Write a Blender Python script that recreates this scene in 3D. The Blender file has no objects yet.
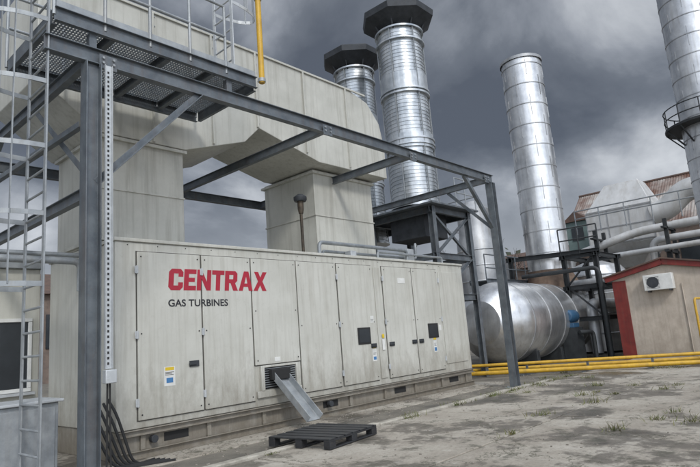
import bpy, bmesh, math, random
from mathutils import Vector, Matrix
random.seed(7)
S=bpy.context.scene
# ---------------------------------------------------------------- materials
def N(nt,t,**k):
    n=nt.nodes.new(t)
    for a,b in k.items():
        if a in ('operation','blend_type','data_type','noise_dimensions','feature','sky_type','wave_type','bands_direction','interpolation_type'): setattr(n,a,b)
        else: n.inputs[a.replace('_',' ')].default_value=b
    return n
MATS={}
def mat(name,col,col2=None,rough=.6,metal=0.,scale=3.,bump=.15,bscale=60.,streak=.0,streakcol=(.12,.10,.07),cover=.5,spec=.5,dirt=0.,sscale=(9,9,.5),grime=0.):
    if name in MATS: return MATS[name]
    m=bpy.data.materials.new(name); m.use_nodes=True; nt=m.node_tree; L=nt.links
    b=nt.nodes['Principled BSDF']; b.inputs['Metallic'].default_value=metal
    b.inputs['Specular IOR Level'].default_value=spec
    geo=N(nt,'ShaderNodeNewGeometry')
    n1=N(nt,'ShaderNodeTexNoise',Scale=scale,Detail=5.,Roughness=.62); L.new(geo.outputs['Position'],n1.inputs['Vector'])
    r=nt.nodes.new('ShaderNodeValToRGB'); e=r.color_ramp.elements
    e[0].position=cover-.15; e[1].position=cover+.15
    c2=col2 or tuple(c*.82 for c in col)
    e[0].color=(*c2,1); e[1].color=(*col,1); L.new(n1.outputs['Fac'],r.inputs['Fac'])
    out=r.outputs['Color']
    def over(fac,out,colr):
        mx=nt.nodes.new('ShaderNodeMix'); mx.data_type='RGBA'; L.new(fac,mx.inputs[0]); L.new(out,mx.inputs[6]); mx.inputs[7].default_value=(*colr,1); return mx.outputs[2]
    if streak>0:
        mp=nt.nodes.new('ShaderNodeMapping'); mp.inputs['Scale'].default_value=sscale
        L.new(geo.outputs['Position'],mp.inputs['Vector'])
        n2=N(nt,'ShaderNodeTexNoise',Scale=1.,Detail=5.,Roughness=.65); L.new(mp.outputs['Vector'],n2.inputs['Vector'])
        mr=nt.nodes.new('ShaderNodeMapRange'); mr.inputs['From Min'].default_value=.48; mr.inputs['From Max'].default_value=.76
        mr.inputs['To Max'].default_value=streak; L.new(n2.outputs['Fac'],mr.inputs['Value']); out=over(mr.outputs['Result'],out,streakcol)
    if grime>0:
        n4=N(nt,'ShaderNodeTexNoise',Scale=14.,Detail=4.,Roughness=.7); L.new(geo.outputs['Position'],n4.inputs['Vector'])
        mr=nt.nodes.new('ShaderNodeMapRange'); mr.inputs['From Min'].default_value=.58; mr.inputs['From Max'].default_value=.75
        mr.inputs['To Max'].default_value=grime; L.new(n4.outputs['Fac'],mr.inputs['Value']); out=over(mr.outputs['Result'],out,streakcol)
    if dirt>0:
        sp=nt.nodes.new('ShaderNodeSeparateXYZ'); L.new(geo.outputs['Position'],sp.inputs[0])
        mp3=nt.nodes.new('ShaderNodeMapping'); mp3.inputs['Scale'].default_value=(1.6,1.6,.7); L.new(geo.outputs['Position'],mp3.inputs['Vector'])
        n3=N(nt,'ShaderNodeTexNoise',Scale=2.5,Detail=6.,Roughness=.75); L.new(mp3.outputs['Vector'],n3.inputs['Vector'])
        ad=N(nt,'ShaderNodeMath',operation='MULTIPLY_ADD'); L.new(n3.outputs['Fac'],ad.inputs[0]); ad.inputs[1].default_value=2.6; L.new(sp.outputs['Z'],ad.inputs[2])
        m2=nt.nodes.new('ShaderNodeMapRange'); m2.inputs['From Min'].default_value=1.1; m2.inputs['From Max'].default_value=2.6; m2.inputs['To Min'].default_value=dirt; m2.inputs['To Max'].default_value=0
        L.new(ad.outputs[0],m2.inputs['Value']); out=over(m2.outputs['Result'],out,(.15,.125,.09))
    L.new(out,b.inputs['Base Color'])
    mr=nt.nodes.new('ShaderNodeMapRange'); mr.inputs['To Min'].default_value=max(.05,rough-.12); mr.inputs['To Max'].default_value=min(1,rough+.12)
    L.new(n1.outputs['Fac'],mr.inputs['Value']); L.new(mr.outputs['Result'],b.inputs['Roughness'])
    if bump>0:
        nb=N(nt,'ShaderNodeTexNoise',Scale=bscale,Detail=3.); L.new(geo.outputs['Position'],nb.inputs['Vector'])
        bp=N(nt,'ShaderNodeBump',Strength=bump,Distance=.02); L.new(nb.outputs['Fac'],bp.inputs['Height']); L.new(bp.outputs['Normal'],b.inputs['Normal'])
    MATS[name]=m; return m
PAINT=mat('enclosure_paint',(.55,.545,.495),(.47,.465,.415),rough=.38,scale=1.1,bump=.4,bscale=1.6,streak=.5,streakcol=(.27,.25,.2),dirt=.75,grime=.2)
DUCTP=mat('duct_paint',(.52,.515,.465),(.42,.415,.37),rough=.5,scale=1.1,bump=.4,bscale=1.8,streak=.6,streakcol=(.24,.225,.185),grime=.15)
PLINTH=mat('plinth_steel',(.40,.385,.34),(.27,.25,.22),rough=.65,scale=3,bump=.1,streak=.6,dirt=.85,grime=.4)
GAP=mat('seal_rubber',(.02,.02,.02),rough=.8,bump=0)
DGAP=mat('door_gap',(.10,.095,.085),rough=.8,bump=0)
RED=mat('red_vinyl',(.40,.014,.035),(.34,.012,.03),rough=.4,bump=0,scale=6)
BLACK=mat('black_vinyl',(.02,.02,.025),rough=.5,bump=0)
GALV=mat('galvanised_steel',(.36,.38,.39),(.25,.27,.285),rough=.5,metal=.35,scale=5,bump=.08,bscale=25,streak=.3,streakcol=(.2,.17,.13),grime=.2)
GALVD=mat('galvanised_steel_weathered',(.16,.18,.195),(.095,.11,.125),rough=.5,metal=.35,scale=4,bump=.08,bscale=25,streak=.4,streakcol=(.14,.10,.075),grime=.35)
LIGHTG=mat('galvanised_steel_new',(.55,.57,.58),(.45,.47,.48),rough=.45,metal=.3,scale=6,bump=.05,grime=.2)
ZINC=mat('zinc_sheet',(.64,.66,.67),(.40,.43,.45),rough=.34,metal=.85,scale=2.2,bump=.2,bscale=7,streak=.4,streakcol=(.22,.21,.19),grime=.15)
ALU=mat('aluminium_cladding',(.78,.785,.785),(.56,.57,.58),rough=.34,metal=.88,scale=1.5,bump=.5,bscale=2.4,streak=.45,streakcol=(.34,.31,.26),grime=.1)
ALUD=mat('aluminium_cladding_dull',(.46,.47,.48),(.3,.31,.32),rough=.5,metal=.55,scale=1.5,bump=.25,bscale=3,streak=.4,streakcol=(.24,.2,.15))
HOPW=mat('hopper_sheet',(.62,.62,.61),(.48,.48,.47),rough=.5,metal=.3,scale=.8,bump=.2,bscale=2,streak=.4,streakcol=(.3,.26,.2),sscale=(2.5,2.5,.3))
DARK=mat('dark_steel',(.03,.034,.036),(.017,.019,.021),rough=.6,bump=.05,scale=4)
CAP=mat('cap_steel',(.055,.06,.068),(.032,.036,.04),rough=.6,metal=.3,scale=4,bump=.05,grime=.3)
YEL=mat('yellow_paint',(.60,.36,.025),(.45,.26,.02),rough=.45,scale=4,bump=.04,streak=.4,streakcol=(.2,.12,.05),grime=.2)
PLAST=mat('black_plastic',(.03,.032,.035),(.018,.018,.02),rough=.55,scale=6,bump=.1,grime=.25)
WHITE=mat('white_paint',(.72,.72,.69),(.6,.6,.57),rough=.5,scale=4,bump=.03)
WALLW=mat('building_cladding',(.55,.545,.49),(.47,.465,.41),rough=.6,scale=1.5,bump=.05,streak=.3,streakcol=(.25,.23,.18))
GLASS=mat('dark_glass',(.03,.035,.04),rough=.12,bump=0)
REDB=mat('red_trim_paint',(.2,.026,.02),(.13,.018,.016),rough=.5,scale=3,bump=.05,streak=.3)
SHED=mat('shed_render',(.52,.455,.38),(.42,.36,.295),rough=.85,scale=2.5,bump=.25,bscale=40,streak=.4,streakcol=(.22,.18,.14),dirt=.5)
RUST=mat('rusty_corrugated_sheet',(.42,.40,.37),(.12,.06,.04),rough=.8,scale=.45,bump=.2,bscale=5,cover=.5,streak=.9,streakcol=(.10,.045,.03),sscale=(.25,3.2,.3))
BRICK=mat('dark_brick',(.2,.15,.12),(.13,.1,.085),rough=.9,scale=2,bump=.3)
COLLAR=mat('rusty_collar',(.2,.14,.10),(.11,.07,.05),rough=.75,scale=3,bump=.2)
BLUE=mat('blue_paint',(.03,.09,.17),rough=.5)
STK_Y=mat('yellow_label',(.7,.5,.03),rough=.5,bump=0)
STK_B=mat('blue_label',(.06,.2,.42),rough=.5,bump=0)
GREEN=mat('green_cladding',(.16,.22,.21),rough=.7,scale=2)
BRASS=mat('brown_metal',(.11,.085,.06),(.05,.04,.03),rough=.5,metal=.4,scale=8)
BARK=mat('bark',(.07,.055,.045),rough=.9,scale=6)
LEAFM=mat('distant_foliage',(.06,.07,.045),(.035,.04,.03),rough=.9,scale=.4,bump=0)
WEED=mat('weed_leaf',(.10,.13,.04),(.16,.14,.06),rough=.8,scale=9,bump=0)
RUSTP=mat('rust_brown_roof',(.13,.08,.06),(.08,.055,.045),rough=.85,scale=2)

# ---------------------------------------------------------------- builder
class Asm:
    def __init__(s,name): s.name=name; s.parts={}
    def bm(s,part,m,bevel=0):
        if part not in s.parts: s.parts[part]=(bmesh.new(),m,bevel)
        return s.parts[part][0]
    def finish(s):
        for k in [k for k,v in s.parts.items() if not v[0].verts]: s.parts.pop(k)[0].free()
        single=len(s.parts)==1
        root=None
        if not single:
            root=bpy.data.objects.new(s.name,None); S.collection.objects.link(root); root.empty_display_size=.3
        for pn,(bm,m,bev) in s.parts.items():
            bmesh.ops.recalc_face_normals(bm,faces=bm.faces)
            for f in bm.faces: f.smooth=True
            for e in bm.edges:
                if len(e.link_faces)!=2 or e.calc_face_angle(0)>math.radians(32): e.smooth=False
            me=bpy.data.meshes.new((s.name if single else pn)); bm.to_mesh(me); bm.free(); me.materials.append(m)
            o=bpy.data.objects.new(s.name if single else pn,me); S.collection.objects.link(o)
            if bev: 
                md=o.modifiers.new('bevel','BEVEL'); md.width=bev; md.segments=2; md.limit_method='ANGLE'; md.angle_limit=math.radians(50)
            if root: o.parent=root
        s.root=root or o
        return s.root
def box(bm,x0,x1,y0,y1,z0,z1,M=None):
    vs=[bm.verts.new(((M@Vector((x,y,z))) if M else (x,y,z))) for x in (x0,x1) for y in (y0,y1) for z in (z0,z1)]
    for f in ((0,1,3,2),(4,6,7,5),(0,4,5,1),(2,3,7,6),(0,2,6,4),(1,5,7,3)): bm.faces.new([vs[i] for i in f])
def prism(bm,pts,d):
    d=Vector(d); a=[bm.verts.new(p) for p in pts]; b=[bm.verts.new(Vector(p)+d) for p in pts]
    bm.faces.new(a); bm.faces.new(b[::-1]); n=len(pts)
    for i in range(n): bm.faces.new((a[i],b[i],b[(i+1)%n],a[(i+1)%n]))
def prof(kind,w,h,t=.012):
    if kind=='I': return [(-w/2,-h/2),(w/2,-h/2),(w/2,-h/2+t),(t/2,-h/2+t),(t/2,h/2-t),(w/2,h/2-t),(w/2,h/2),(-w/2,h/2),(-w/2,h/2-t),(-t/2,h/2-t),(-t/2,-h/2+t),(-w/2,-h/2+t)]
    if kind=='L': return [(0,0),(w,0),(w,t),(t,t),(t,h),(0,h)]
    if kind=='C': return [(0,-h/2),(w,-h/2),(w,-h/2+t),(t,-h/2+t),(t,h/2-t),(w,h/2-t),(w,h/2),(0,h/2)]
    return [(-w/2,-h/2),(w/2,-h/2),(w/2,h/2),(-w/2,h/2)]
def beam(bm,p0,p1,kind='B',w=.1,h=.1,t=.012,up=(0,0,1)):
    p0=Vector(p0);p1=Vector(p1); d=(p1-p0).normalized(); up=Vector(up)
    if abs(d.dot(up))>.98: up=Vector((0,1,0))
    sx=d.cross(up).normalized(); sy=sx.cross(d).normalized()
    prism(bm,[p0+sx*x+sy*y for x,y in prof(kind,w,h,t)],p1-p0)
def tube(bm,pts,r,seg=14,cap=True):
    q=[Vector(pts[0])]
    for p in pts[1:]:
        if (Vector(p)-q[-1]).length>1e-4: q.append(Vector(p))
    pts=q; n=len(pts); T=[]
    for i in range(n):
        a=(pts[i]-pts[i-1]).normalized() if i>0 else None; b=(pts[i+1]-pts[i]).normalized() if i<n-1 else None
        T.append(((a or b)+(b or a)).normalized())
    u=T[0].orthogonal().normalized(); rings=[]
    for i in range(n):
        if i>0: u=T[i-1].rotation_difference(T[i])@u
        u=(u-T[i]*u.dot(T[i])).normalized(); v=T[i].cross(u)
        rr=r[i] if isinstance(r,(list,tuple)) else r
        rings.append([bm.verts.new(pts[i]+(u*math.cos(2*math.pi*j/seg)+v*math.sin(2*math.pi*j/seg))*rr) for j in range(seg)])
    for i in range(n-1):
        for j in range(seg): bm.faces.new((rings[i][j],rings[i][(j+1)%seg],rings[i+1][(j+1)%seg],rings[i+1][j]))
    if cap: bm.faces.new(rings[0][::-1]); bm.faces.new(rings[-1])
def bend(pts,rad=.2,k=6):
    pts=[Vector(p) for p in pts]; out=[pts[0]]
    for i in range(1,len(pts)-1):
        a=(pts[i-1]-pts[i]); b=(pts[i+1]-pts[i]); rd=min(rad,a.length*.45,b.length*.45)
        A=pts[i]+a.normalized()*rd; B=pts[i]+b.normalized()*rd
        for j in range(k+1):
            t=j/k; out.append(A*(1-t)**2+pts[i]*2*t*(1-t)+B*t*t)
    return out+[pts[-1]]
def lathe(bm,c,profile,seg=48,axis='Z',phase=0,caps=True):
    c=Vector(c)
    def P(r,z,a):
        x,y=r*math.cos(a),r*math.sin(a)
        return c+(Vector((x,y,z)) if axis=='Z' else Vector((z,x,y)) if axis=='X' else Vector((x,z,y)))
    rings=[[bm.verts.new(P(r,z,phase+2*math.pi*j/seg)) for j in range(seg)] for r,z in profile]
    for i in range(len(rings)-1):
        for j in range(seg): bm.faces.new((rings[i][j],rings[i][(j+1)%seg],rings[i+1][(j+1)%seg],rings[i+1][j]))
    if caps: bm.faces.new(rings[0][::-1]); bm.faces.new(rings[-1])

# ================================================================ ENCLOSURE
X0,X1,YF,YB,ZT=4.07,14.47,8.7,11.4,3.47
A=Asm('gas_turbine_enclosure')
b=A.bm('body',PAINT,.012)
box(b,X0,X1,YF,YB,.46,ZT-.06)
b=A.bm('roof',PAINT,.01)
box(b,X0-.03,X1+.03,YF-.035,YB+.03,ZT-.058,ZT)
b=A.bm('plinth',PLINTH,.01)
box(b,X0+.02,X1-.02,YF+.03,YB-.02,0.02,.455)
beam(b,(X0,YF-.01,.41),(X1,YF-.01,.41),'C',.07,.09,.012)
beam(b,(X0,YF-.01,.08),(X1,YF-.01,.08),'C',.07,.12,.012)
for x in (4.5,5.7,6.9,8.1,9.3,10.5,11.7,12.9,14.1): box(b,x-.04,x+.04,YF-.02,YF+.028,.142,.363)
b=A.bm('plinth_openings',GAP)
for x in (5.1,8.7,11.1,13.5): box(b,x-.22,x+.22,YF+.022,YF+.032,.2,.33)
b=A.bm('door_gaps',DGAP)
doors=[(4.42,5.60,.58,3.25),(5.63,6.70,.58,3.25),(6.73,7.87,1.22,3.25),(7.90,9.05,.58,3.25),(9.12,10.32,.58,3.25),(10.72,11.90,.58,3.25),(11.94,13.10,.58,3.25)]
for x0,x1,z0,z1 in doors: box(b,x0-.015,x1+.015,YF-.004,YF+.01,z0-.015,z1+.015)
b=A.bm('doors',PAINT,.008)
for x0,x1,z0,z1 in doors: box(b,x0,x1,YF-.034,YF-.0045,z0,z1)
b=A.bm('covers',PAINT,.006)
box(b,13.2,14.3,YF-.02,YF-.002,.7,3.2)
box(b,10.40,10.64,YF-.02,YF-.002,.6,3.22)
box(b,6.75,7.86,YF-.05,YF-.006,.62,.74)
b=A.bm('screws',GAP)
for x0,x1,z0,z1 in doors:
    for z in (z0+.08,(z0+z1)/2,z1-.08):
        for x in (x0+.06,x1-.06):
            lathe(b,(x,YF-.038,z),[(.012,-.004),(.012,.006)],8,'Y')
for k in range(20): lathe(b,(X0+.2+k*.53,YF-.003,3.36),[(.009,-.004),(.009,.006)],6,'Y')
b=A.bm('hinges',LIGHTG,.003)
for x in (4.40,5.615,9.09,10.70,13.12):
    for z in (.85,1.9,2.95): 
        box(b,x-.03,x+.03,YF-.05,YF-.035,z-.06,z+.06); tube(b,[(x,YF-.055,z-.065),(x,YF-.055,z+.065)],.012,8)
b=A.bm('handles',CAP,.004)
for x in (5.42,9.96+.22,10.86,11.78,12.08):
    box(b,x-.09,x+.09,YF-.06,YF-.035,1.32,1.42); box(b,x-.11,x+.03,YF-.085,YF-.06,1.35,1.385)
for i,(x0,x1) in enumerate(((9.68,10.06),(12.46,12.86))):
    b=A.bm('window_frame',GAP,.01)
    box(b,x0-.03,x1+.03,YF-.05,YF-.034,1.42,1.80)
    b=A.bm('window_glass',GLASS); box(b,x0+.01,x1-.01,YF-.054,YF-.051,1.46,1.76)
b=A.bm('opening_recess',GAP); box(b,6.92,7.72,YF-.012,YF+.02,.76,1.16)
b=A.bm('opening_frame',PAINT,.006)
box(b,6.84,6.92,YF-.06,YF-.003,.74,1.2); box(b,7.72,7.8,YF-.06,YF-.003,.74,1.2); box(b,6.921,7.719,YF-.06,YF-.003,1.161,1.2)
b=A.bm('grille',GALV)
for i in range(9): beam(b,(6.93,YF-.03,.8+i*.042),(7.71,YF-.03,.8+i*.042),'B',.02,.012)
b=A.bm('chute',GALV,.004)
p0=Vector((7.25,YF-.03,.98)); p1=Vector((7.36,7.86,.16)); d=(p1-p0).normalized(); sx=d.cross(Vector((0,0,1))).normalized(); up=sx.cross(d)
pr=[(-.19,.0),(.19,0),(.19,.13),(.178,.13),(.178,.012),(-.178,.012),(-.178,.13),(-.19,.13)]
prism(b,[p0+sx*x+up*y for x,y in pr],p1-p0)
b=A.bm('chute_hood',GAP,.01); box(b,7.02,7.48,YF-.16,YF-.062,.92,1.12)
b=A.bm('label_white',WHITE)
for x0,x1,z0,z1 in ((4.86,5.06,1.05,1.36),(10.5,10.6,1.25,1.5),(10.13,10.25,1.9,2.06),(12.62,12.76,1.05,1.35),(10.12,10.26,1.02,1.3),(12.95,13.05,1.6,1.75),(7.2,7.34,1.26,1.34),(11.3,11.6,2.85,2.98)):
    box(b,x0,x1,YF-.0385,YF-.0345,z0,z1)
b=A.bm('label_print',BLACK)
for x0,x1,z in ((4.88,5.04,1.265),(4.88,5.0,1.245),(4.88,5.03,1.225),(10.14,10.24,1.97),(10.14,10.22,1.94),(12.64,12.74,1.27),(12.64,12.72,1.24),(12.64,12.74,1.21),(10.14,10.24,1.2),(10.14,10.22,1.17)): box(b,x0,x1,YF-.0405,YF-.039,z,z+.008)
b=A.bm('label_yellow',STK_Y)
for x0,x1,z0,z1 in ((4.88,5.04,1.3,1.35),(10.51,10.59,1.53,1.62),(12.63,12.75,1.37,1.45),(10.13,10.25,1.31,1.37)): box(b,x0,x1,YF-.0405,YF-.039,z0,z1)
b=A.bm('label_blue',STK_B)
for x0,x1,z0,z1 in ((4.9,5.02,1.10,1.18),(12.64,12.74,1.08,1.17),(10.14,10.24,1.05,1.12)): box(b,x0,x1,YF-.0405,YF-.039,z0,z1)
b=A.bm('drain_hoses',GAP)
for i in range(5):
    x=4.0-.07*i; tube(b,bend([(x,YF+.1,.95-.05*i),(x-.05,YF-.3,.75-.07*i),(x+.1,YF-.5,.03),(x+.5+.1*i,YF-.35-.1*i,.03)],.2),.022,8)
b=A.bm('vent_valves',CAP,.005)
for x in (4.65,8.6): 
    lathe(b,(x,YF-.05,.28),[(.06,-.06),(.06,.03)],14,'Y')
b=A.bm('roof_pipes',GALV)
tube(b,bend([(8.9,8.95,3.5),(8.9,8.95,3.78),(12.2,8.95,3.78),(12.2,8.95,3.5)],.15),.045)
tube(b,bend([(9.2,9.15,3.5),(9.2,9.15,3.62),(12.9,9.15,3.62),(12.9,9.15,4.05),(13.3,9.4,4.05)],.12),.035)
tube(b,bend([(10.9,8.9,3.5),(10.9,8.9,3.66),(13.8,8.9,3.66),(13.8,8.9,3.5)],.12),.03)
b=A.bm('roof_valve_boxes',LIGHTG,.01)
box(b,12.3,12.6,9.0,9.3,3.5,3.85); box(b,9.9,10.1,8.9,9.1,3.5,3.64)
GLY={'C':(.8,[[(.15,0),(.65,0),(.8,.15),(.8,.37),(.53,.37),(.53,.22),(.28,.22),(.28,.78),(.53,.78),(.53,.63),(.8,.63),(.8,.85),(.65,1),(.15,1),(0,.85),(0,.15)]]),
'E':(.7,[[(0,0),(.7,0),(.7,.22),(.27,.22),(.27,.4),(.62,.4),(.62,.6),(.27,.6),(.27,.78),(.7,.78),(.7,1),(0,1)]]),
'N':(.84,[[(0,0),(.25,0),(.25,.58),(.58,0),(.84,0),(.84,1),(.59,1),(.59,.42),(.26,1),(0,1)]]),
'T':(.77,[[(.25,0),(.52,0),(.52,.78),(.77,.78),(.77,1),(0,1),(0,.78),(.25,.78)]]),
'R':(.86,[[(0,0),(.27,0),(.27,1),(0,1)],[(.27,.8),(.8,.8),(.8,.87),(.65,1),(.27,1)],[(.53,.58),(.8,.58),(.8,.8),(.53,.8)],[(.27,.38),(.66,.38),(.8,.5),(.8,.58),(.27,.58)],[(.36,.38),(.55,0),(.86,0),(.66,.38)]]),
'A':(.95,[[(0,0),(.27,0),(.475,.74),(.475,1),(.32,1)],[(.475,.74),(.68,0),(.95,0),(.63,1),(.475,1)],[(.325,.2),(.625,.2),(.575,.38),(.375,.38)]]),
'X':(.94,[[(0,0),(.3,0),(.47,.3),(.64,0),(.94,0),(.63,.5),(.92,1),(.63,1),(.47,.71),(.31,1),(.02,1),(.31,.5)]])}
word='CENTRAX'; tot=sum(GLY[c][0] for c in word)+.05*6; k=2.12/tot; cx=4.96
b=A.bm('red_lettering',RED)
for ch in word:
    w_,polys=GLY[ch]
    for poly in polys: prism(b,[(cx+x*k+.03*y,YF-.0355,2.62+y*.37) for x,y in poly],(0,-.0015,0))
    cx+=(w_+.05)*k
A.finish()
def text(body,x,z,w,h,m,name,parent,off=.0):
    cu=bpy.data.curves.new(name,'FONT'); cu.body=body; cu.size=1; cu.offset=off; cu.extrude=.0008; cu.space_character=1.02
    o=bpy.data.objects.new(name,cu); S.collection.objects.link(o); bpy.context.view_layer.update()
    me=bpy.data.meshes.new_from_object(o.evaluated_get(bpy.context.evaluated_depsgraph_get()))
    bpy.data.objects.remove(o)
    xs=[v.co.x for v in me.vertices]; ys=[v.co.y for v in me.vertices]; sx=w/(max(xs)-min(xs)); sz=h/(max(ys)-min(ys)); mx,my=min(xs),min(ys)
    for v in me.vertices: v.co=Vector((x+(v.co.x-mx)*sx,YF-.037-v.co.z,z+(v.co.y-my)*sz))
    me.materials.clear(); me.materials.append(m)
    o=bpy.data.objects.new(name,me); S.collection.objects.link(o); o.parent=parent
text('GAS TURBINES',4.96,2.34,1.2,.125,BLACK,'black_lettering',A.root,.022)

A=Asm('vent_mast'); b=A.bm('pole',BRASS); mx,my=8.45,9.0
tube(b,[(mx,my,3.47),(mx,my,4.55)],.035); lathe(b,(mx,my,3.47),[(.09,0),(.09,.03),(.04,.05)],16)
b=A.bm('vent_head',BRASS); lathe(b,(mx,my,4.4),[(.05,0),(.07,.1),(.07,.3),(.05,.32)],18)
b=A.bm('vent_cap',CAP); lathe(b,(mx,my,4.68),[(.13,0),(.15,.04),(.15,.1),(.07,.16),(.02,.17)],20)
A.finish()

# ================================================================ DUCTS
A=Asm('air_intake_duct')
b=A.bm('vertical_duct',DUCTP,.01); box(b,4.04,5.63,9.2,11.0,3.475,5.35)
b=A.bm('duct_flanges',DUCTP,.004)
for z in (3.53,5.33): box(b,3.98,5.69,9.14,11.06,z-.03,z+.03)
box(b,4.02,5.65,9.18,11.02,4.4,4.43)
b=A.bm('transition',DUCTP,.012)
poly=[(3.0,8.05),(10.5,8.05),(11.3,7.85),(11.75,7.35),(11.9,6.7),(11.9,5.8),(9.3,5.8),(7.5,6.25),(7.1,5.85),(5.66,5.38),(4.0,5.38),(3.0,6.1)]
prism(b,[(x,9.15,z) for x,z in poly],(0,2.1,0))
b=A.bm('stiffeners',DUCTP,.004)
for x,z0 in ((5.0,5.4),(6.3,5.63),(7.45,6.25),(8.9,5.95),(10.4,5.85)): box(b,x-.02,x+.02,9.10,9.148,z0,8.0)
box(b,3.0,11.2,9.11,9.147,8.001,8.05)
b=A.bm('bolts',GALV)
for x in (5.0,6.3,7.45,8.9,10.4):
    for j in range(9): lathe(b,(x+.05,9.145,6.35+j*.2),[(.014,-.012),(.014,.01)],6,'Y')
A.finish()
A=Asm('exhaust_duct')
b=A.bm('vertical_duct',DUCTP,.01); box(b,9.5,11.7,9.6,11.5,3.475,5.78)
b=A.bm('duct_flanges',DUCTP,.004)
for z in (3.53,5.7): box(b,9.43,11.77,9.53,11.57,z-.03,z+.03)
box(b,9.48,11.72,9.58,11.52,4.6,4.63)
A.finish()

# ================================================================ STEEL FRAME
A=Asm('steel_support_frame')
b=A.bm('posts',GALVD,.003)
YR=12.6; ZB=5.58
for x in (3.0,13.82):
    for y in (7.1,YR): 
        prism(b,[(x+px,y+py,.03) for px,py in [(q[1],q[0]) for q in prof('I',.2,.2,.014)]],(0,0,ZB-.145))
b=A.bm('beams',GALVD,.003)
for y in (7.1,YR): beam(b,(2.4 if y==7.1 else 0,y,ZB),(13.95,y,ZB),'I',.12,.22,.014)
for x in (3.0,7.44,10.2,13.82): beam(b,(x,7.17,ZB),(x,YR-.07,ZB),'I',.10,.18,.012)
beam(b,(3.0,7.2,3.7),(3.0,YR-.11,3.7),'I',.1,.16,.012)
beam(b,(-2,YR,3.9),(2.88,YR,3.9),'I',.1,.16,.012)
beam(b,(-2,YR,5.0),(2.88,YR,4.4),'L',.08,.08,.012)
beam(b,(2.9,7.25,4.6),(2.9,12.4,4.75),'L',.08,.08,.012)
b=A.bm('braces',GALVD,.003)
beam(b,(3.1,7.1,3.8),(4.68,7.1,5.46),'L',.09,.09,.012)
beam(b,(13.72,7.1,4.2),(12.5,7.1,5.46),'L',.09,.09,.012)
beam(b,(13.82,7.25,4.2),(13.82,8.5,5.46),'L',.09,.09,.012)
beam(b,(3.0,7.25,3.9),(3.0,9.2,5.46),'L',.09,.09,.012)
beam(b,(3.0,YR-.12,4.0),(3.0,10.6,5.46),'L',.09,.09,.012)
b=A.bm('gusset_plates',GALVD,.002)
for x in (3.2,13.55,7.44,10.2): box(b,x-.12,x+.12,7.035,7.041,5.42,5.62)
b=A.bm('base_plates',GALV,.004)
for x in (3.0,13.82):
    for y in (7.1,YR): 
        box(b,x-.2,x+.2,y-.2,y+.2,.004,.03)
        for dx in (-.14,.14):
            for dy in (-.14,.14): lathe(b,(x+dx,y+dy,.03),[(.02,0),(.02,.03)],6)
b=A.bm('splice_bolts',GALV)
for x in (3.13,3.27,13.48,13.62,7.37,7.51,10.13,10.27):
    for z in (5.5,5.57): lathe(b,(x,7.03,z),[(.018,-.018),(.018,.01)],6,'Y')
A.finish()
A=Asm('cable_tray'); b=A.bm('tray',LIGHTG,.002)
tx=3.13
box(b,tx,tx+.09,6.985,6.99,1.45,5.45); box(b,tx-.004,tx,6.95,6.99,1.45,5.45); box(b,tx+.09,tx+.094,6.95,6.99,1.45,5.45)
b=A.bm('slots',GAP)
z=1.5
while z<5.4: box(b,tx+.035,tx+.058,6.981,6.9845,z,z+.03); z+=.065
b=A.bm('junction_box',LIGHTG,.008); box(b,tx-.02,tx+.12,6.9,7.0,1.28,1.44)
b=A.bm('cables',GAP); tube(b,[(tx+.03,6.97,1.28),(tx+.02,6.97,.1)],.012,8); tube(b,[(tx+.06,6.97,1.28),(tx+.07,6.96,.1)],.012,8)
A.finish()

# ================================================================ PLATFORM
A=Asm('access_platform'); PZ=6.08; px0,px1,py0,py1=2.5,5.75,7.05,8.9
b=A.bm('edge_channels',GALVD,.003)
for y in (py0,py1): beam(b,(px0,y,PZ-.1),(px1,y,PZ-.1),'C',.06,.2,.01)
for x in (px0,px1): beam(b,(x,py0+.07,PZ-.1),(x,py1-.07,PZ-.1),'C',.06,.2,.01)
for x in (3.3,4.15,4.95): beam(b,(x,py0+.07,PZ-.1),(x,py1-.07,PZ-.1),'I',.08,.13,.01)
for x in (3.0,5.2): beam(b,(x,7.1,ZB+.11),(x,7.1,PZ-.2),'B',.1,.1)
b=A.bm('grating',GALVD)
x=px0+.03
while x<px1: box(b,x,x+.006,py0,py1,PZ-.03,PZ); x+=.045
y=py0+.05
while y<py1: box(b,px0,px1,y,y+.008,PZ-.03,PZ-.015); y+=.06
b=A.bm('guard_rail',GALV)
for (p,q) in (((px0,py0),(px1-.6,py0)),((px0,py1),(px1,py1))):
    for z in (.55,1.1): tube(b,[(p[0],p[1],PZ+z),(q[0],q[1],PZ+z)],.024,10)
    n=4
    for i in range(n+1): x=p[0]+(q[0]-p[0])*i/n; tube(b,[(x,p[1],PZ-.1),(x,p[1],PZ+1.1)],.024,10)
b=A.bm('toe_board',GALV); box(b,px0,px1,py0-.006,py0,PZ+.001,PZ+.12)
A.finish()
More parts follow.
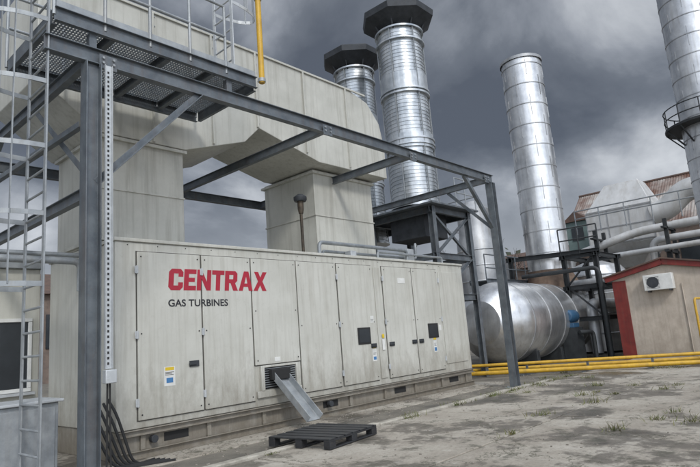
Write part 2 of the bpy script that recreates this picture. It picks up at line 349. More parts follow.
def ladder(name,p,ydir,z0,z1,w=.6,cage=True,cage_z=2.4,m=GALV,cdir=None):
    A=Asm(name); p=Vector(p); w2=Vector(ydir)*w; out=Vector(cdir)
    b=A.bm('rails',m,.003)
    for q in (p,p+w2): beam(b,(q.x,q.y,z0),(q.x,q.y,z1),'B',.07,.02,up=out)
    b=A.bm('rungs',m)
    z=z0+.25
    while z<z1-.05: tube(b,[p+Vector((0,0,z)),p+w2+Vector((0,0,z))],.015,8); z+=.28
    if cage:
        b=A.bm('cage',m)
        c=p+w2/2
        def arc(t):
            a=math.pi*(t); return c+w2.normalized()*(math.cos(a)*w/2*1.05)+out*(math.sin(a)*.68)
        z=cage_z
        while z<z1:
            for i in range(12):
                q0=arc(i/12);q1=arc((i+1)/12)
                beam(b,(q0.x,q0.y,z),(q1.x,q1.y,z),'B',.008,.06)
            z+=.85
        for t in (.18,.34,.5,.66,.82):
            q=arc(t); beam(b,(q.x,q.y,cage_z),(q.x,q.y,z1),'B',.04,.01,up=out)
    return A.finish()
ladder('caged_ladder',(2.45,7.1,0),(0,1,0),0.02,7.3,.62,True,2.5,GALV,(-1,0,0))
ladder('caged_ladder',(5.35,7.12,0),(0,1,0),PZ,9.5,.5,True,7.4,LIGHTG,(1,0,0))
A=Asm('yellow_gas_pipe'); b=A.bm('pipe',YEL); tube(b,bend([(5.85,7.0,6.0),(5.85,7.0,10.2),(5.85,9.4,10.2)],.3),.05)
b=A.bm('clamps',GALV); 
for z in (6.05,7.6,9.2): lathe(b,(5.85,7.0,z),[(.065,-.03),(.065,.03)],16)
A.finish()

# ================================================================ STACKS
def stack(name,x,y,z0,z1,r):
    A=Asm(name); b=A.bm('shaft',ZINC); pr=[]
    z=0; H=z1-z0
    while z<H: 
        pr+= [(r,z),(r,z+.075),(r+.018,z+.085),(r+.018,z+.1),(r,z+.11)]; z+=.13
    lathe(b,(x,y,z0),pr,56)
    b=A.bm('flanges',ZINC)
    for f in (.0,.33,.36,.62,.64,.93,1.): lathe(b,(x,y,z0+H*f),[(r+.0,-.06),(r+.10,-.06),(r+.10,.0),(r,.0)],56)
    lathe(b,(x,y,z0+H*.345),[(r+.06,-.25),(r+.06,.25)],56)
    lathe(b,(x,y,z0+H*.66),[(r+.05,-.12),(r+.05,.45)],56)
    b=A.bm('cap_struts',CAP)
    for i in range(8):
        a=math.pi/8+i*math.pi/4; c,s=math.cos(a),math.sin(a)
        beam(b,(x+c*r,y+s*r,z1-.1),(x+c*(r+.25),y+s*(r+.25),z1+.38),'B',.05,.03)
    b=A.bm('rain_cap',CAP,.005)
    lathe(b,(x,y,z1+.3),[(r*.95,-.2),(r*1.05,-.2),(r*1.68,.15),(r*1.72,.36),(r*1.62,.42),(r*.8,.56),(.1,.6)],8,phase=math.pi/8)
    b=A.bm('lugs',GALV)
    for i in range(6):
        a=i*math.pi/3+.2; beam(b,(x+math.cos(a)*(r+.05),y+math.sin(a)*(r+.05),z0),(x+math.cos(a)*(r+.05),y+math.sin(a)*(r+.05),z1),'B',.03,.03)
    A.finish()
stack('exhaust_stack',15.3,10.65,5.7,12.0,.76)
stack('exhaust_stack',16.2,13.65,5.0,12.0,.73)
A=Asm('stack_support_tower'); b=A.bm('steelwork',GALVD,.003)
for x in (14.75,16.9):
    for y in (9.7,12.2,14.8): beam(b,(x,y,0.0),(x,y,5.5),'I',.18,.18)
for z in (5.4,3.9,2.6):
    for y in (9.7,12.2,14.8): beam(b,(14.6,y,z),(17.0,y,z),'I',.12,.2)
    for x in (14.75,16.9): beam(b,(x,9.6,z-.003),(x,14.9,z-.003),'I',.12,.2)
beam(b,(14.75,9.7,3.9),(16.9,9.7,5.3),'L',.08,.08); beam(b,(16.9,9.7,3.9),(14.75,9.7,5.3),'L',.08,.08)
beam(b,(14.75,9.7,2.6),(16.9,9.7,3.9),'L',.08,.08)
b=A.bm('deck',GALVD,.005); box(b,14.4,17.2,9.4,15.0,5.51,5.57)
b=A.bm('fan_housing',CAP,.02); box(b,14.9,16.2,10.1,11.5,4.6,5.5)
b=A.bm('guard_rail',GALV)
for z in (6.05,6.55): tube(b,[(17.15,15,z),(17.15,9.45,z),(15.9,9.45,z)],.022,8)
for q in ((17.15,9.45),(17.15,11),(17.15,12.5),(17.15,14),(15.9,9.45),(16.5,9.45)): tube(b,[(*q,5.57),(*q,6.55)],.022,8)
A.finish()

def chimney(name,x,y,z0,z1,r,top=True):
    A=Asm(name); b=A.bm('shaft',ALU); lathe(b,(x,y,0),[(r,z0),(r*.985,z1)],64)
    b=A.bm('bands',ALUD)
    z=z0+.6
    while z<z1: lathe(b,(x,y,z),[(r-.01,-.025),(r+.014,-.02),(r+.014,.02),(r-.01,.025)],64,caps=False); z+=1.0
    b=A.bm('vertical_seams',ALUD); k=0; z=z0
    while z<z1-.2:
        for i in range(5):
            a=i*2*math.pi/5+(k%2)*.63; beam(b,(x+math.cos(a)*r,y+math.sin(a)*r,z),(x+math.cos(a)*r,y+math.sin(a)*r,min(z+1,z1)),'B',.025,.02,up=(math.cos(a),math.sin(a),0))
        z+=1.; k+=1
    b=A.bm('top_rim',ALUD); lathe(b,(x,y,z1),[(r+.05,-.12),(r+.05,.02),(r-.06,.02),(r-.06,-.12)],64,caps=False)
    b=A.bm('flue_mouth',GAP); lathe(b,(x,y,z1),[(r-.07,-.1),(r-.07,-.05)],48)
    return A
A=chimney('insulated_chimney',24.9,10.4,3.0,14.0,.93)
b=A.bm('collar',COLLAR); lathe(b,(24.9,10.4,0),[(1.15,2.9),(1.15,3.3),(.98,3.65),(.98,3.85)],48)
A.finish()
A=Asm('insulated_drum'); b=A.bm('shell',ALU)
lathe(b,(19.2,10.4,1.72),[(.5,-1.1),(.8,-1.02),(1.2,-.55),(1.42,-.15),(1.5,.2),(1.5,6.3),(1.35,6.6),(.9,6.85),(.2,6.9)],64,'X')
b=A.bm('bands',ALUD)
for xx in (.25,1.6,2.95,4.3,5.65): lathe(b,(19.2+xx,10.4,1.72),[(1.49,-.04),(1.515,-.03),(1.515,.03),(1.49,.04)],64,'X',caps=False)
b=A.bm('saddles',DARK,.01)
for xx in (20.2,22.4,24.6): box(b,xx-.12,xx+.12,9.3,11.5,0,.6)
A.finish()
A=chimney('insulated_chimney',31.0,4.15,3.0,24,1.2)
b=A.bm('ring_platform',DARK,.01)
lathe(b,(31,4.15,10.2),[(1.25,0),(1.9,0),(1.9,.12),(1.25,.12)],32)
for i in range(12):
    a=i*math.pi/6; c,s=math.cos(a),math.sin(a)
    beam(b,(31+1.2*c,4.15+1.2*s,9.4),(31+1.85*c,4.15+1.85*s,10.2),'B',.06,.06); tube(b,[(31+1.85*c,4.15+1.85*s,10.2),(31+1.85*c,4.15+1.85*s,11.2)],.03,6)
for z in (10.75,11.2): 
    tube(b,[(31+1.85*math.cos(i*math.pi/16),4.15+1.85*math.sin(i*math.pi/16),z) for i in range(33)],.03,6)
A.finish()

# ================================================================ PIPE RACK
A=Asm('pipe_rack'); b=A.bm('steelwork',DARK,.003)
for x in (23.6,26.2):
    for y in (7.9,9.2): beam(b,(x,y,0),(x,y,4.3),'I',.18,.18)
for z in (4.2,2.9,1.6):
    for y in (7.9,9.2): beam(b,(23.4,y,z),(26.4,y,z),'I',.12,.18)
    for x in (23.6,26.2): beam(b,(x,7.7,z-.003),(x,9.4,z-.003),'I',.12,.18)
beam(b,(23.6,7.9,1.6),(23.6,9.2,2.9),'L',.08,.08); beam(b,(23.6,9.2,2.9),(23.6,7.9,4.2),'L',.08,.08)
for y in (11.6,12.9): beam(b,(23.6,y,0),(23.6,y,4.6),'I',.18,.18)
beam(b,(23.6,7.7,4.3),(23.6,13,4.5),'I',.12,.2)
for z in (4.9,5.4): tube(b,[(23.6,7.7,z),(23.6,9.3,z)],.03,6)
for y in (7.7,8.5,9.3): tube(b,[(23.6,y,4.2),(23.6,y,5.4)],.03,6)
b=A.bm('pipes',ALUD)
tube(b,bend([(24.5,7.5,3.1),(24.5,12,3.1)],.3),.16); tube(b,[(25.2,7.2,3.1),(25.2,12,3.1)],.12)
tube(b,bend([(24,8.5,.2),(24,8.5,2.2),(30,8.5,2.2)],.4),.22)
b=A.bm('dark_pipes',DARK)
tube(b,bend([(23.3,7.75,.1),(23.3,7.75,3.6),(23.3,11,3.6)],.3),.09); tube(b,bend([(23.2,8.3,.1),(23.2,8.3,1.1),(22.6,8.6,1.1)],.2),.08)
tube(b,bend([(26,7.6,.1),(26,7.6,2.4),(29,7.6,2.4)],.3),.12)
b=A.bm('pump',BLUE,.02); lathe(b,(22.9,9.0,1.75),[(.2,-.4),(.26,-.3),(.26,.3),(.18,.45)],20,'X'); box(b,22.6,23.2,8.8,9.2,1.3,1.48)
b=A.bm('pump_stand',DARK); box(b,22.55,23.25,8.7,9.3,0,1.3)
A.finish()
A=Asm('silver_process_tank'); b=A.bm('shell',ALU)
lathe(b,(28.2,9.6,0),[(1.5,0.1),(1.5,3.6),(1.2,4.0),(.4,4.3)],48)
b=A.bm('bands',ALUD)
for z in (.9,1.8,2.7,3.55): lathe(b,(28.2,9.6,z),[(1.5,-.03),(1.53,0),(1.5,.03)],48,caps=False)
A.finish()
A=Asm('insulated_ductwork'); b=A.bm('shell',ALUD,.02)
lathe(b,(22.9,12.8,0),[(.9,3.0),(.9,5.4),(.75,5.7),(.75,6.9),(.4,7.3)],24,phase=.3)
tube(b,bend([(22.9,12.8,6.2),(26,14.5,6.2),(26,14.5,0)],.7),.5,20)
box(b,23.6,25.6,12.6,14.6,2.8,4.6)
b=A.bm('bands',ALU)
for z in (3.6,4.3,5.0): lathe(b,(22.9,12.8,z),[(.9,-.03),(.93,0),(.9,.03)],24,caps=False)
b=A.bm('gangway',GALVD)
beam(b,(20.5,12.0,3.4),(27,12.0,3.4),'C',.08,.2); beam(b,(20.5,11.2,3.4),(27,11.2,3.4),'C',.08,.2)
for i in range(8):
    x=20.5+i*.9; tube(b,[(x,11.2,3.4),(x,11.2,4.5)],.025,6)
    if i%2==0: beam(b,(x,11.8,0),(x,11.8,3.4),'B',.12,.12)
for z in (3.95,4.5): tube(b,[(20.5,11.2,z),(26.8,11.2,z)],.025,6)
box(b,20.5,27,11.2,12.0,3.42,3.45)
A.finish()

# ================================================================ RED SHED
A=Asm('rendered_shed')
b=A.bm('walls',SHED,.01)
sx,yl,yr,yc=22.7,7.1,3.5,5.3
prism(b,[(sx,yl,0),(sx,yr,0),(sx,yr,2.95),(sx,yc,3.32),(sx,yl,2.95)],(5,0,0))
b=A.bm('trim',REDB,.006)
box(b,sx-.04,sx-.002,yl-.45,yl+.03,0,2.9); 
box(b,sx-.04,sx-.002,yr-.03,yr+.15,0,2.9)
beam(b,(sx-.12,yl+.25,2.98),(sx-.12,yc,3.42),'B',.05,.2); beam(b,(sx-.12,yc,3.42),(sx-.12,yr-.25,2.98),'B',.05,.2)
b=A.bm('roof',RUSTP,.01)
for s_,ye in ((1,yl+.3),(-1,yr-.3)):
    prism(b,[(sx-.2,ye,3.04),(sx-.2,yc,3.52),(sx-.2,yc,3.58),(sx-.2,ye,3.1)],(5.4,0,0))
b=A.bm('air_conditioner',WHITE,.015); box(b,sx-.36,sx-.05,5.0,5.95,2.42,2.98)
b=A.bm('air_conditioner_grille',CAP); 
for i in range(9): box(b,sx-.366,sx-.361,5.42,5.86,2.48+i*.05,2.492+i*.05)
lathe(b,(sx-.3645,5.64,2.7),[(.2,-.0035),(.2,.003)],24,'X')
b=A.bm('brackets',CAP); box(b,sx-.38,sx-.005,5.1,5.14,2.36,2.415); box(b,sx-.38,sx-.005,5.8,5.84,2.36,2.415)
b=A.bm('conduit',SHED); tube(b,bend([(sx-.03,4.8,2.6),(sx-.03,4.8,.1)],.1),.02,8)
A.finish()

# ================================================================ FACTORY behind
A=Asm('factory_building'); b=A.bm('walls',BRICK); box(b,47,60,-14,17.5,0,8.2)
b=A.bm('roof',RUST)
ny=495; prev=None
for i in range(ny+1):
    y=-15+33*i/ny; dz=(.0,.05,.05)[i%3]
    v=[b.verts.new((46.6,y,8.2+dz)),b.verts.new((52,y,12.6+dz))]
    if prev: b.faces.new((prev[0],v[0],v[1],prev[1]))
    prev=v
b=A.bm('gable_end',BRICK); prism(b,[(47,17.45,8.2),(52,17.45,12.3),(60,17.45,8.2)],(0,-.3,0))
b=A.bm('ridge',RUSTP); tube(b,[(52,-15,12.66),(52,18,12.66)],.12,8)
b=A.bm('windows',GLASS)
for i in range(9): box(b,46.95,46.99,-10+i*3,-8.4+i*3,4.5,7)
A.finish()
A=Asm('dormer_hut'); b=A.bm('walls',GREEN,.02); box(b,44,46,14.9,16.6,6.9,9.1)
b=A.bm('roof',RUSTP); prism(b,[(43.8,14.7,9.1),(43.8,16.8,9.1),(43.8,15.75,9.9)],(2.4,0,0))
b=A.bm('window',GLASS); box(b,43.95,43.99,15.3,16.2,7.6,8.6)
b=A.bm('legs',DARK); 
for y in (15,16.5): box(b,44.1,44.3,y-.1,y+.1,0,6.9); box(b,45.7,45.9,y-.1,y+.1,0,6.9)
A.finish()
A=Asm('insulated_hopper'); b=A.bm('shell',HOPW,.03)
def frus(b,x0,x1,y0,y1,z0,X0_,X1_,Y0_,Y1_,z1):
    a=[b.verts.new(p) for p in ((x0,y0,z0),(x1,y0,z0),(x1,y1,z0),(x0,y1,z0))]; c=[b.verts.new(p) for p in ((X0_,Y0_,z1),(X1_,Y0_,z1),(X1_,Y1_,z1),(X0_,Y1_,z1))]
    b.faces.new(a[::-1]); b.faces.new(c)
    for i in range(4): b.faces.new((a[i],a[(i+1)%4],c[(i+1)%4],c[i]))
box(b,40,43.5,9.4,13.6,6.4,8.8); frus(b,40,43.5,9.4,13.6,8.81,41,42.8,10.2,12.4,10.7)
frus(b,41,42.5,10.8,12.2,4.8,40,43.5,9.4,13.6,6.39)
b=A.bm('seams',ALUD)
for y in (9.4,10.8,12.2,13.6): box(b,39.96,39.995,y-.03,y+.03,6.4,8.8)
for z in (6.5,7.6,8.75): box(b,39.95,39.993,9.4,13.6,z-.03,z+.03)
b=A.bm('legs',DARK)
for x in (40.2,43.3):
    for y in (9.6,13.4): box(b,x-.12,x+.12,y-.12,y+.12,0,6.39)
for z in (3.2,5.6): box(b,40.1,40.3,9.6,13.4,z,z+.2)
A.finish()
A=Asm('insulated_pipework'); b=A.bm('large_pipe',HOPW)
tube(b,bend([(40.5,2,9.2),(40.5,7.4,9.2),(40.5,8.6,8.2),(40.5,9.5,8.0)],.5),.72,28)
b=A.bm('pipes',HOPW)
tube(b,bend([(38,-2,7.0),(38,10,6.7),(37,14,5.6),(37,14,0)],.8),.26,14)
tube(b,bend([(37,-2,6.0),(37,9,5.9),(37,9,0)],.6),.2,14)
tube(b,bend([(36,-2,5.4),(36,12,5.2),(36,12,0)],.5),.16,14)
b=A.bm('trestles',DARK)
for y in (0,4,8,12): box(b,36.3,36.5,y-.1,y+.1,0,7); box(b,37.9,38.1,y-.1,y+.1,0,7); box(b,35.7,38.4,y-.1,y+.1,5.0,5.15); box(b,35.7,38.4,y-.1,y+.1,6.4,6.5)
b=A.bm('handrail',GALV)
for z in (7.9,8.4): tube(b,[(36.2,-2,z),(36.2,13,z)],.04,6)
for j in range(11): tube(b,[(36.2,-2+j*1.5,6.9),(36.2,-2+j*1.5,8.4)],.035,6)
A.finish()
A=Asm('background_factory'); b=A.bm('walls',BRICK); box(b,58,70,18,60,0,7.5); box(b,10,58,45,60,0,6.5); box(b,70,90,-30,-5,0,8)
b=A.bm('roofs',RUSTP); prism(b,[(57.5,18,7.5),(64,18,10),(70.5,18,7.5)],(0,42,0)); prism(b,[(10,44.5,6.5),(10,52,9),(10,60.5,6.5)],(48,0,0))
b=A.bm('windows',GLASS)
for i in range(12): box(b,57.9,57.98,19+i*3.3,21+i*3.3,2.5,5.5); box(b,12+i*3.8,14+i*3.8,44.9,44.98,2.5,5)
A.finish()

# ================================================================ LEFT BUILDING & cabinet
A=Asm('site_building'); b=A.bm('walls',WALLW,.01); box(b,-8,4.0,11.7,18,0,3.35)
b=A.bm('roof_trim',GALV,.01); box(b,-8.1,4.02,11.6,18,3.351,3.5)
b=A.bm('window_frame',WHITE,.01)
wx0,wx1,wz0,wz1=1.2,3.86,1.08,2.42
box(b,wx0,wx1,11.64,11.698,wz1-.07,wz1);box(b,wx0,wx1,11.64,11.698,wz0,wz0+.07)
for x in (wx0,2.5,wx1-.07): box(b,x,x+.07,11.645,11.697,wz0+.071,wz1-.071)
b=A.bm('window_glass',GLASS); box(b,wx0+.03,wx1-.03,11.67,11.695,wz0+.03,wz1-.03)
b=A.bm('window_sill',LIGHTG,.01); box(b,wx0-.05,wx1+.05,11.56,11.7,wz0-.06,wz0-.005)
A.finish()
A=Asm('electrical_cabinet'); b=A.bm('body',GALV,.012); box(b,.6,2.95,7.9,8.6,.12,1.08)
b=A.bm('lid',LIGHTG,.01); box(b,.55,3.0,7.85,8.65,1.081,1.12)
b=A.bm('plinth',DARK); box(b,.65,2.9,7.95,8.55,0,.119)
b=A.bm('doors',GALV,.006); box(b,.65,1.75,7.87,7.897,.2,1.03); box(b,1.8,2.9,7.87,7.897,.2,1.03)
b=A.bm('locks',GAP); box(b,1.83,1.88,7.85,7.869,.6,.7)
A.finish()
A=Asm('overhead_pipe'); b=A.bm('pipe',GALV); tube(b,bend([(-3,9.6,3.2),(3.9,9.6,3.2),(3.9,9.6,2.7)],.15),.06); tube(b,[(-3,9.9,3.35),(4.05,9.9,3.35)],.04)
A.finish()

# ================================================================ PALLET
A=Asm('plastic_pallet'); M=Matrix.Translation((6.5,6.75,.03))@Matrix.Rotation(math.radians(8),4,'Z')
b=A.bm('deck_boards',PLAST,.004)
for i in range(7):
    x=-.6+i*.2; box(b,x,x+(.15 if i<6 else .06),-.6,.6,.13,.152,M)
b=A.bm('stringers',PLAST,.004)
for y in (-.6,-.06,.48): box(b,-.6,.66,y,y+.12,.108,.1295,M)
b=A.bm('blocks',PLAST,.004)
for x in (-.6,-.04,.52):
    for y in (-.6,-.06,.48): box(b,x,x+.14,y,y+.12,.026,.1075,M)
b=A.bm('bottom_boards',PLAST,.004)
for y in (-.6,-.06,.48): box(b,-.6,.66,y,y+.12,.006,.0255,M)
A.finish()

# ================================================================ YELLOW PIPES
A=Asm('gas_pipeline'); b=A.bm('pipes',YEL)
tube(b,[(15.9,10.9,.14),(19.4,2.6,.14)],.065,16)
tube(b,[(16.25,10.9,.36),(19.75,2.6,.36)],.05,16)
tube(b,[(16.6,10.9,.2),(20.1,2.6,.2)],.055,16)
tube(b,bend([(19.35,3.85,.36),(19.35,3.85,1.95),(21.5,3.85,1.95)],.2),.035,14)
b=A.bm('supports',GALVD)
for t in (.1,.3,.5,.7,.9): 
    x=15.9+3.5*t; y=10.9-8.3*t; box(b,x-.1,x+.85,y-.05,y+.05,0,.065); box(b,x+.32,x+.38,y-.03,y+.03,.065,.31)
A.finish()

# ================================================================ GROUND
def gmat():
    m=bpy.data.materials.new('weathered_concrete'); m.use_nodes=True; nt=m.node_tree; L=nt.links; b=nt.nodes['Principled BSDF']
    geo=N(nt,'ShaderNodeNewGeometry')
    def noise(s,d=5.,r=.6):
        n=N(nt,'ShaderNodeTexNoise',Scale=s,Detail=d,Roughness=r); L.new(geo.outputs['Position'],n.inputs['Vector']); return n
    def ramp(n,stops):
        r=nt.nodes.new('ShaderNodeValToRGB'); e=r.color_ramp.elements
        while len(e)<len(stops): e.new(.5)
        for i,(p,c) in enumerate(stops): e[i].position=p; e[i].color=(*c,1) if isinstance(c,tuple) else (c,c,c,1)
        L.new(n,r.inputs['Fac']); return r.outputs['Color']
    def mix(f,a,c):
        mx=nt.nodes.new('ShaderNodeMix'); mx.data_type='RGBA'; L.new(f,mx.inputs[0])
        L.new(a,mx.inputs[6]); mx.inputs[7].default_value=(*c,1)
        return mx.outputs[2]
    big=noise(.42,8,.7).outputs['Fac']; mid=noise(2.1,7,.72).outputs['Fac']; fine=noise(20,5,.8).outputs['Fac']
    c=ramp(noise(.9).outputs['Fac'],[(.3,(.28,.245,.20)),(.5,(.37,.335,.28)),(.7,(.45,.415,.355))])
    c=mix(ramp(fine,[(.45,0.),(.72,.6)]),c,(.15,.135,.11))
    c=mix(ramp(big,[(.495,0.),(.535,.85)]),c,(.12,.105,.085))
    c=mix(ramp(big,[(.56,0.),(.60,.7)]),c,(.06,.055,.045))
    c=mix(ramp(mid,[(.56,0.),(.63,.7)]),c,(.08,.077,.055))
    c=mix(ramp(mid,[(.32,.55),(.42,0.)]),c,(.50,.465,.41))
    vo=nt.nodes.new('ShaderNodeTexVoronoi'); vo.feature='DISTANCE_TO_EDGE'; vo.inputs['Scale'].default_value=.34
    wn=noise(1.5,5,.7); va=nt.nodes.new('ShaderNodeVectorMath'); va.operation='SCALE'; L.new(wn.outputs['Color'],va.inputs[0]); va.inputs['Scale'].default_value=1.6
    vb=nt.nodes.new('ShaderNodeVectorMath'); L.new(geo.outputs['Position'],vb.inputs[0]); L.new(va.outputs[0],vb.inputs[1]); L.new(vb.outputs[0],vo.inputs['Vector'])
    crack=ramp(vo.outputs['Distance'],[(.0,.9),(.009,0.)])
    c=mix(crack,c,(.06,.06,.035))
    L.new(c,b.inputs['Base Color']); 
    rr=ramp(big,[(.49,.9),(.60,.32)]); L.new(rr,b.inputs['Roughness'])
    bp=N(nt,'ShaderNodeBump',Strength=.45,Distance=.03); L.new(fine,bp.inputs['Height']); L.new(bp.outputs['Normal'],b.inputs['Normal'])
    return m
G=gmat()
GR=mat('gravelly_asphalt',(.21,.19,.155),(.09,.083,.07),rough=.8,scale=1.2,bump=.8,bscale=30,grime=.6)
A=Asm('ground'); b=A.bm('sheet',GR)
vs=[b.verts.new(p) for p in ((-300,-300,0),(500,-300,0),(500,500,0),(-300,500,0))]; b.faces.new(vs); A.finish()
A=Asm('concrete_pavement'); b=A.bm('slabs',G,.012)
xs=[-10,-4.5,0.8,5.2,9.6,14.0,18.4,22.6]; ys=[-8,-3.4,1.1,4.2,6.78]
for i in range(len(xs)-1):
    for j in range(len(ys)-1): box(b,xs[i]+.016,xs[i+1]-.016,ys[j]+.016,ys[j+1]-.016,-.1,.03+random.uniform(-.008,.008))
A.finish()
A=Asm('concrete_kerb'); b=A.bm('kerb',mat('kerb_concrete',(.44,.41,.35),(.26,.24,.2),rough=.9,scale=4,bump=.4,grime=.5),.02)
for i in range(14): 
    x=-2+i*1.25; box(b,x+.008,x+1.242,6.8,6.95,-.1,.065+random.uniform(-.012,.012),Matrix.Translation((0,random.uniform(-.01,.01),0)))
A.finish()
A=Asm('concrete_apron'); b=A.bm('apron',G,.01); box(b,3.6,15.2,7.9,12.2,-.1,.018); A.finish()
A=Asm('weeds'); b=A.bm('weeds',WEED)
spots=[(9.5,2.2),(8.6,3.0),(13.9,2.6),(9.62,4.5),(14.02,3.4),(12.5,4.21),(11.2,4.2),(18.4,4.8),(16.5,6.7),(9.0,6.85),(11.0,6.9),(14.3,6.8),(10.3,2.6),(7.9,4.2)]+[(random.uniform(5,17),6.79) for _ in range(14)]+[(random.uniform(12,22),random.uniform(2,8)) for _ in range(12)]+[(random.choice([9.6,14.0,18.4]),random.uniform(1.5,6.7)) for _ in range(10)]
for cx,cy in spots:
    sz=random.uniform(.4,1.1)
    for k in range(40):
        a=random.uniform(0,6.28); r=abs(random.gauss(0,.12))*sz; x=cx+math.cos(a)*r*1.8; y=cy+math.sin(a)*r
        h=random.uniform(.03,.13)*sz; w=.008; d=Vector((random.gauss(0,.05),random.gauss(0,.05),h)); s=Vector((math.cos(a),math.sin(a),0))*w; p=Vector((x,y,.02))
        b.faces.new([b.verts.new(p-s),b.verts.new(p+s),b.verts.new(p+d+s*.2),b.verts.new(p+d-s*.2)])
A.finish()
A=Asm('gravel'); b=A.bm('gravel',mat('gravel_stone',(.32,.29,.25),(.14,.125,.1),rough=.9,scale=20))
for k in range(1500):
    x=random.uniform(4,17); y=random.choice([random.uniform(6.97,7.9),random.gauss(7.05,.05),random.uniform(2,6.7),random.gauss(8.3,.12)]); r=random.uniform(.005,.02)
    M=Matrix.Translation((x,y,.03 if y<6.8 else (.02 if y>7.9 else .005)))@Matrix.Rotation(random.uniform(0,6),4,'Z')@Matrix.Diagonal((r*1.4,r,r*.7,1))
    bmesh.ops.create_icosphere(b,subdivisions=1,radius=1,matrix=M)
A.finish()

# ================================================================ TREES
A=Asm('distant_treeline'); b=A.bm('foliage',LEAFM)
for k in range(5200):
    t=random.random(); cx=60+random.gauss(0,2)+50*t; cy=75-55*t+random.gauss(0,2)
    hmax=9+3*math.sin(t*37)+2*math.sin(t*91+1)+1.5*math.sin(t*210)
    z=hmax*random.random()**.6; s=random.uniform(.3,.8)
    p=Vector((cx,cy,z)); u=Vector((random.gauss(0,1),random.gauss(0,1),random.gauss(0,1))).normalized(); v=u.orthogonal().normalized()
    b.faces.new([b.verts.new(p+u*s),b.verts.new(p+v*s*.6),b.verts.new(p-u*s),b.verts.new(p-v*s*.6)])
A.finish()
def bare_tree(x,y,h):
    A=Asm('bare_tree'); b=A.bm('trunk',BARK)
    def br(p,d,l,r,n):
        q=p+d*l; mid=p+d*l*.5+Vector((random.gauss(0,1),random.gauss(0,1),0))*l*.05
        tube(b,[p,mid,q],[r,r*.8,r*.6],5,cap=False)
        if n==0: return
        for i in range(3 if n>1 else 4):
            ang=random.uniform(.3,.75); ax=Vector((random.gauss(0,1),random.gauss(0,1),random.gauss(0,.4))).normalized()
            nd=(Matrix.Rotation(ang,3,ax)@d+Vector((0,0,.12))).normalized(); br(q if i else mid,nd,l*random.uniform(.6,.8),r*.55,n-1)
    br(Vector((x,y,0)),Vector((0,0,1)),h*.3,h*.02,5); A.finish()
bare_tree(46,24,13); bare_tree(50,30,12); bare_tree(38,26,10)

# ================================================================ WORLD & SUN
sd=Vector((-.42,-.75,.72)).normalized()
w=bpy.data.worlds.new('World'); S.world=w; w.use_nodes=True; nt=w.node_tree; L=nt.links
for n in list(nt.nodes): nt.nodes.remove(n)
out=nt.nodes.new('ShaderNodeOutputWorld'); sky=nt.nodes.new('ShaderNodeTexSky'); sky.sky_type='NISHITA'; sky.sun_disc=False
sky.sun_elevation=math.asin(sd.z); sky.sun_rotation=math.atan2(sd.x,sd.y)
b1=N(nt,'ShaderNodeBackground',Strength=.08); L.new(sky.outputs[0],b1.inputs['Color'])
tc=nt.nodes.new('ShaderNodeTexCoord'); sp=nt.nodes.new('ShaderNodeSeparateXYZ'); L.new(tc.outputs['Generated'],sp.inputs[0])
def M_(op,a,b_=None,c=None):
    n=nt.nodes.new('ShaderNodeMath'); n.operation=op
    for i,v in enumerate((a,b_,c)):
        if v is None: continue
        if isinstance(v,(int,float)): n.inputs[i].default_value=v
        else: L.new(v,n.inputs[i])
    return n.outputs[0]
zz=M_('ADD',M_('MAXIMUM',sp.outputs['Z'],0.),.5)
cb=nt.nodes.new('ShaderNodeCombineXYZ'); L.new(M_('DIVIDE',sp.outputs['X'],zz),cb.inputs[0]); L.new(M_('DIVIDE',sp.outputs['Y'],zz),cb.inputs[1]); cb.inputs[2].default_value=1.9
n1=N(nt,'ShaderNodeTexNoise',Scale=2.6,Detail=8.,Roughness=.55,Distortion=.25); L.new(cb.outputs[0],n1.inputs['Vector'])
n2=N(nt,'ShaderNodeTexNoise',Scale=1.25,Detail=2.,Roughness=.5); L.new(cb.outputs[0],n2.inputs['Vector'])
cl=M_('MULTIPLY_ADD',n1.outputs['Fac'],.55,M_('MULTIPLY',n2.outputs['Fac'],.45))
r=nt.nodes.new('ShaderNodeValToRGB'); e=r.color_ramp.elements
e[0].position=.40; e[0].color=(.10,.115,.145,1); e[1].position=.62; e[1].color=(.66,.69,.73,1)
m_=e.new(.475); m_.color=(.165,.185,.22,1); m_=e.new(.53); m_.color=(.30,.325,.37,1)
L.new(cl,r.inputs['Fac'])
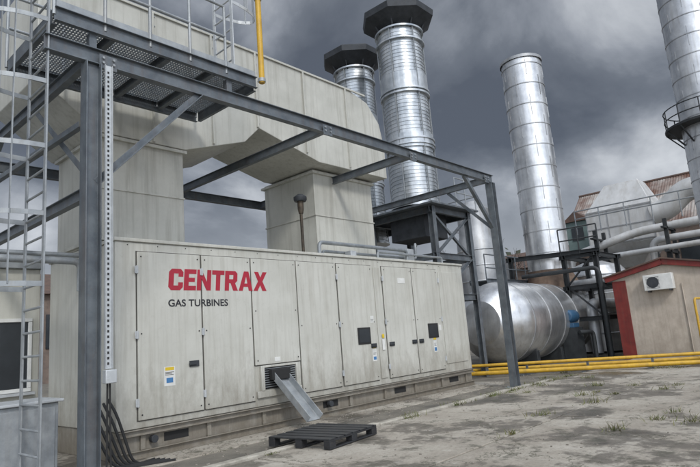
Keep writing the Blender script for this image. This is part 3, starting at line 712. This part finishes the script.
hz=nt.nodes.new('ShaderNodeMapRange'); hz.interpolation_type='SMOOTHSTEP'; hz.inputs['From Min'].default_value=0; hz.inputs['From Max'].default_value=.3; hz.inputs['To Min'].default_value=.85; hz.inputs['To Max'].default_value=0
L.new(sp.outputs['Z'],hz.inputs['Value'])
mx=nt.nodes.new('ShaderNodeMix'); mx.data_type='RGBA'; L.new(hz.outputs[0],mx.inputs[0]); L.new(r.outputs[0],mx.inputs[6]); mx.inputs[7].default_value=(.50,.53,.58,1)
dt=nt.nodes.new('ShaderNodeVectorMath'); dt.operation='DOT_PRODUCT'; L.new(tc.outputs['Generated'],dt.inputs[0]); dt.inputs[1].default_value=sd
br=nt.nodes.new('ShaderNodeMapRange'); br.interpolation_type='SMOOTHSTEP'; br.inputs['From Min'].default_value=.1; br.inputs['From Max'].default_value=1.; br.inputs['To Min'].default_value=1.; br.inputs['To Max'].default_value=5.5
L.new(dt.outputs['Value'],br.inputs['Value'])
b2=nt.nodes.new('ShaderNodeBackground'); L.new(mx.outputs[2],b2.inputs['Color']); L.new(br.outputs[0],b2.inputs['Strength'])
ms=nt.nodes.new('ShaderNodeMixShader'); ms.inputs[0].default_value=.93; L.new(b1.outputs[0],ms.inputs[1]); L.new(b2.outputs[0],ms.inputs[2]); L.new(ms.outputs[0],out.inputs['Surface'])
sl=bpy.data.lights.new('sun','SUN'); sl.energy=1.5; sl.angle=math.radians(10); sl.color=(1,.97,.92)
so=bpy.data.objects.new('sun',sl); S.collection.objects.link(so); so.rotation_euler=sd.to_track_quat('Z','Y').to_euler()
# ================================================================ CAMERA
c=bpy.data.cameras.new('camera'); c.lens=28.95; c.sensor_width=36; c.clip_end=2000; c.clip_start=.05
co=bpy.data.objects.new('camera',c); S.collection.objects.link(co)
R=Vector((.6763,-.7327,-.0772)).normalized(); U=-Vector((.0819,.1789,-.9805)).normalized()
F=-(R.cross(U)).normalized(); U=(-F).cross(R)
co.matrix_world=Matrix(((R.x,U.x,-F.x,0),(R.y,U.y,-F.y,0),(R.z,U.z,-F.z,1.6),(0,0,0,1)))
S.camera=co
S.view_settings.view_transform='Standard'; S.view_settings.look='None'; S.view_settings.exposure=0
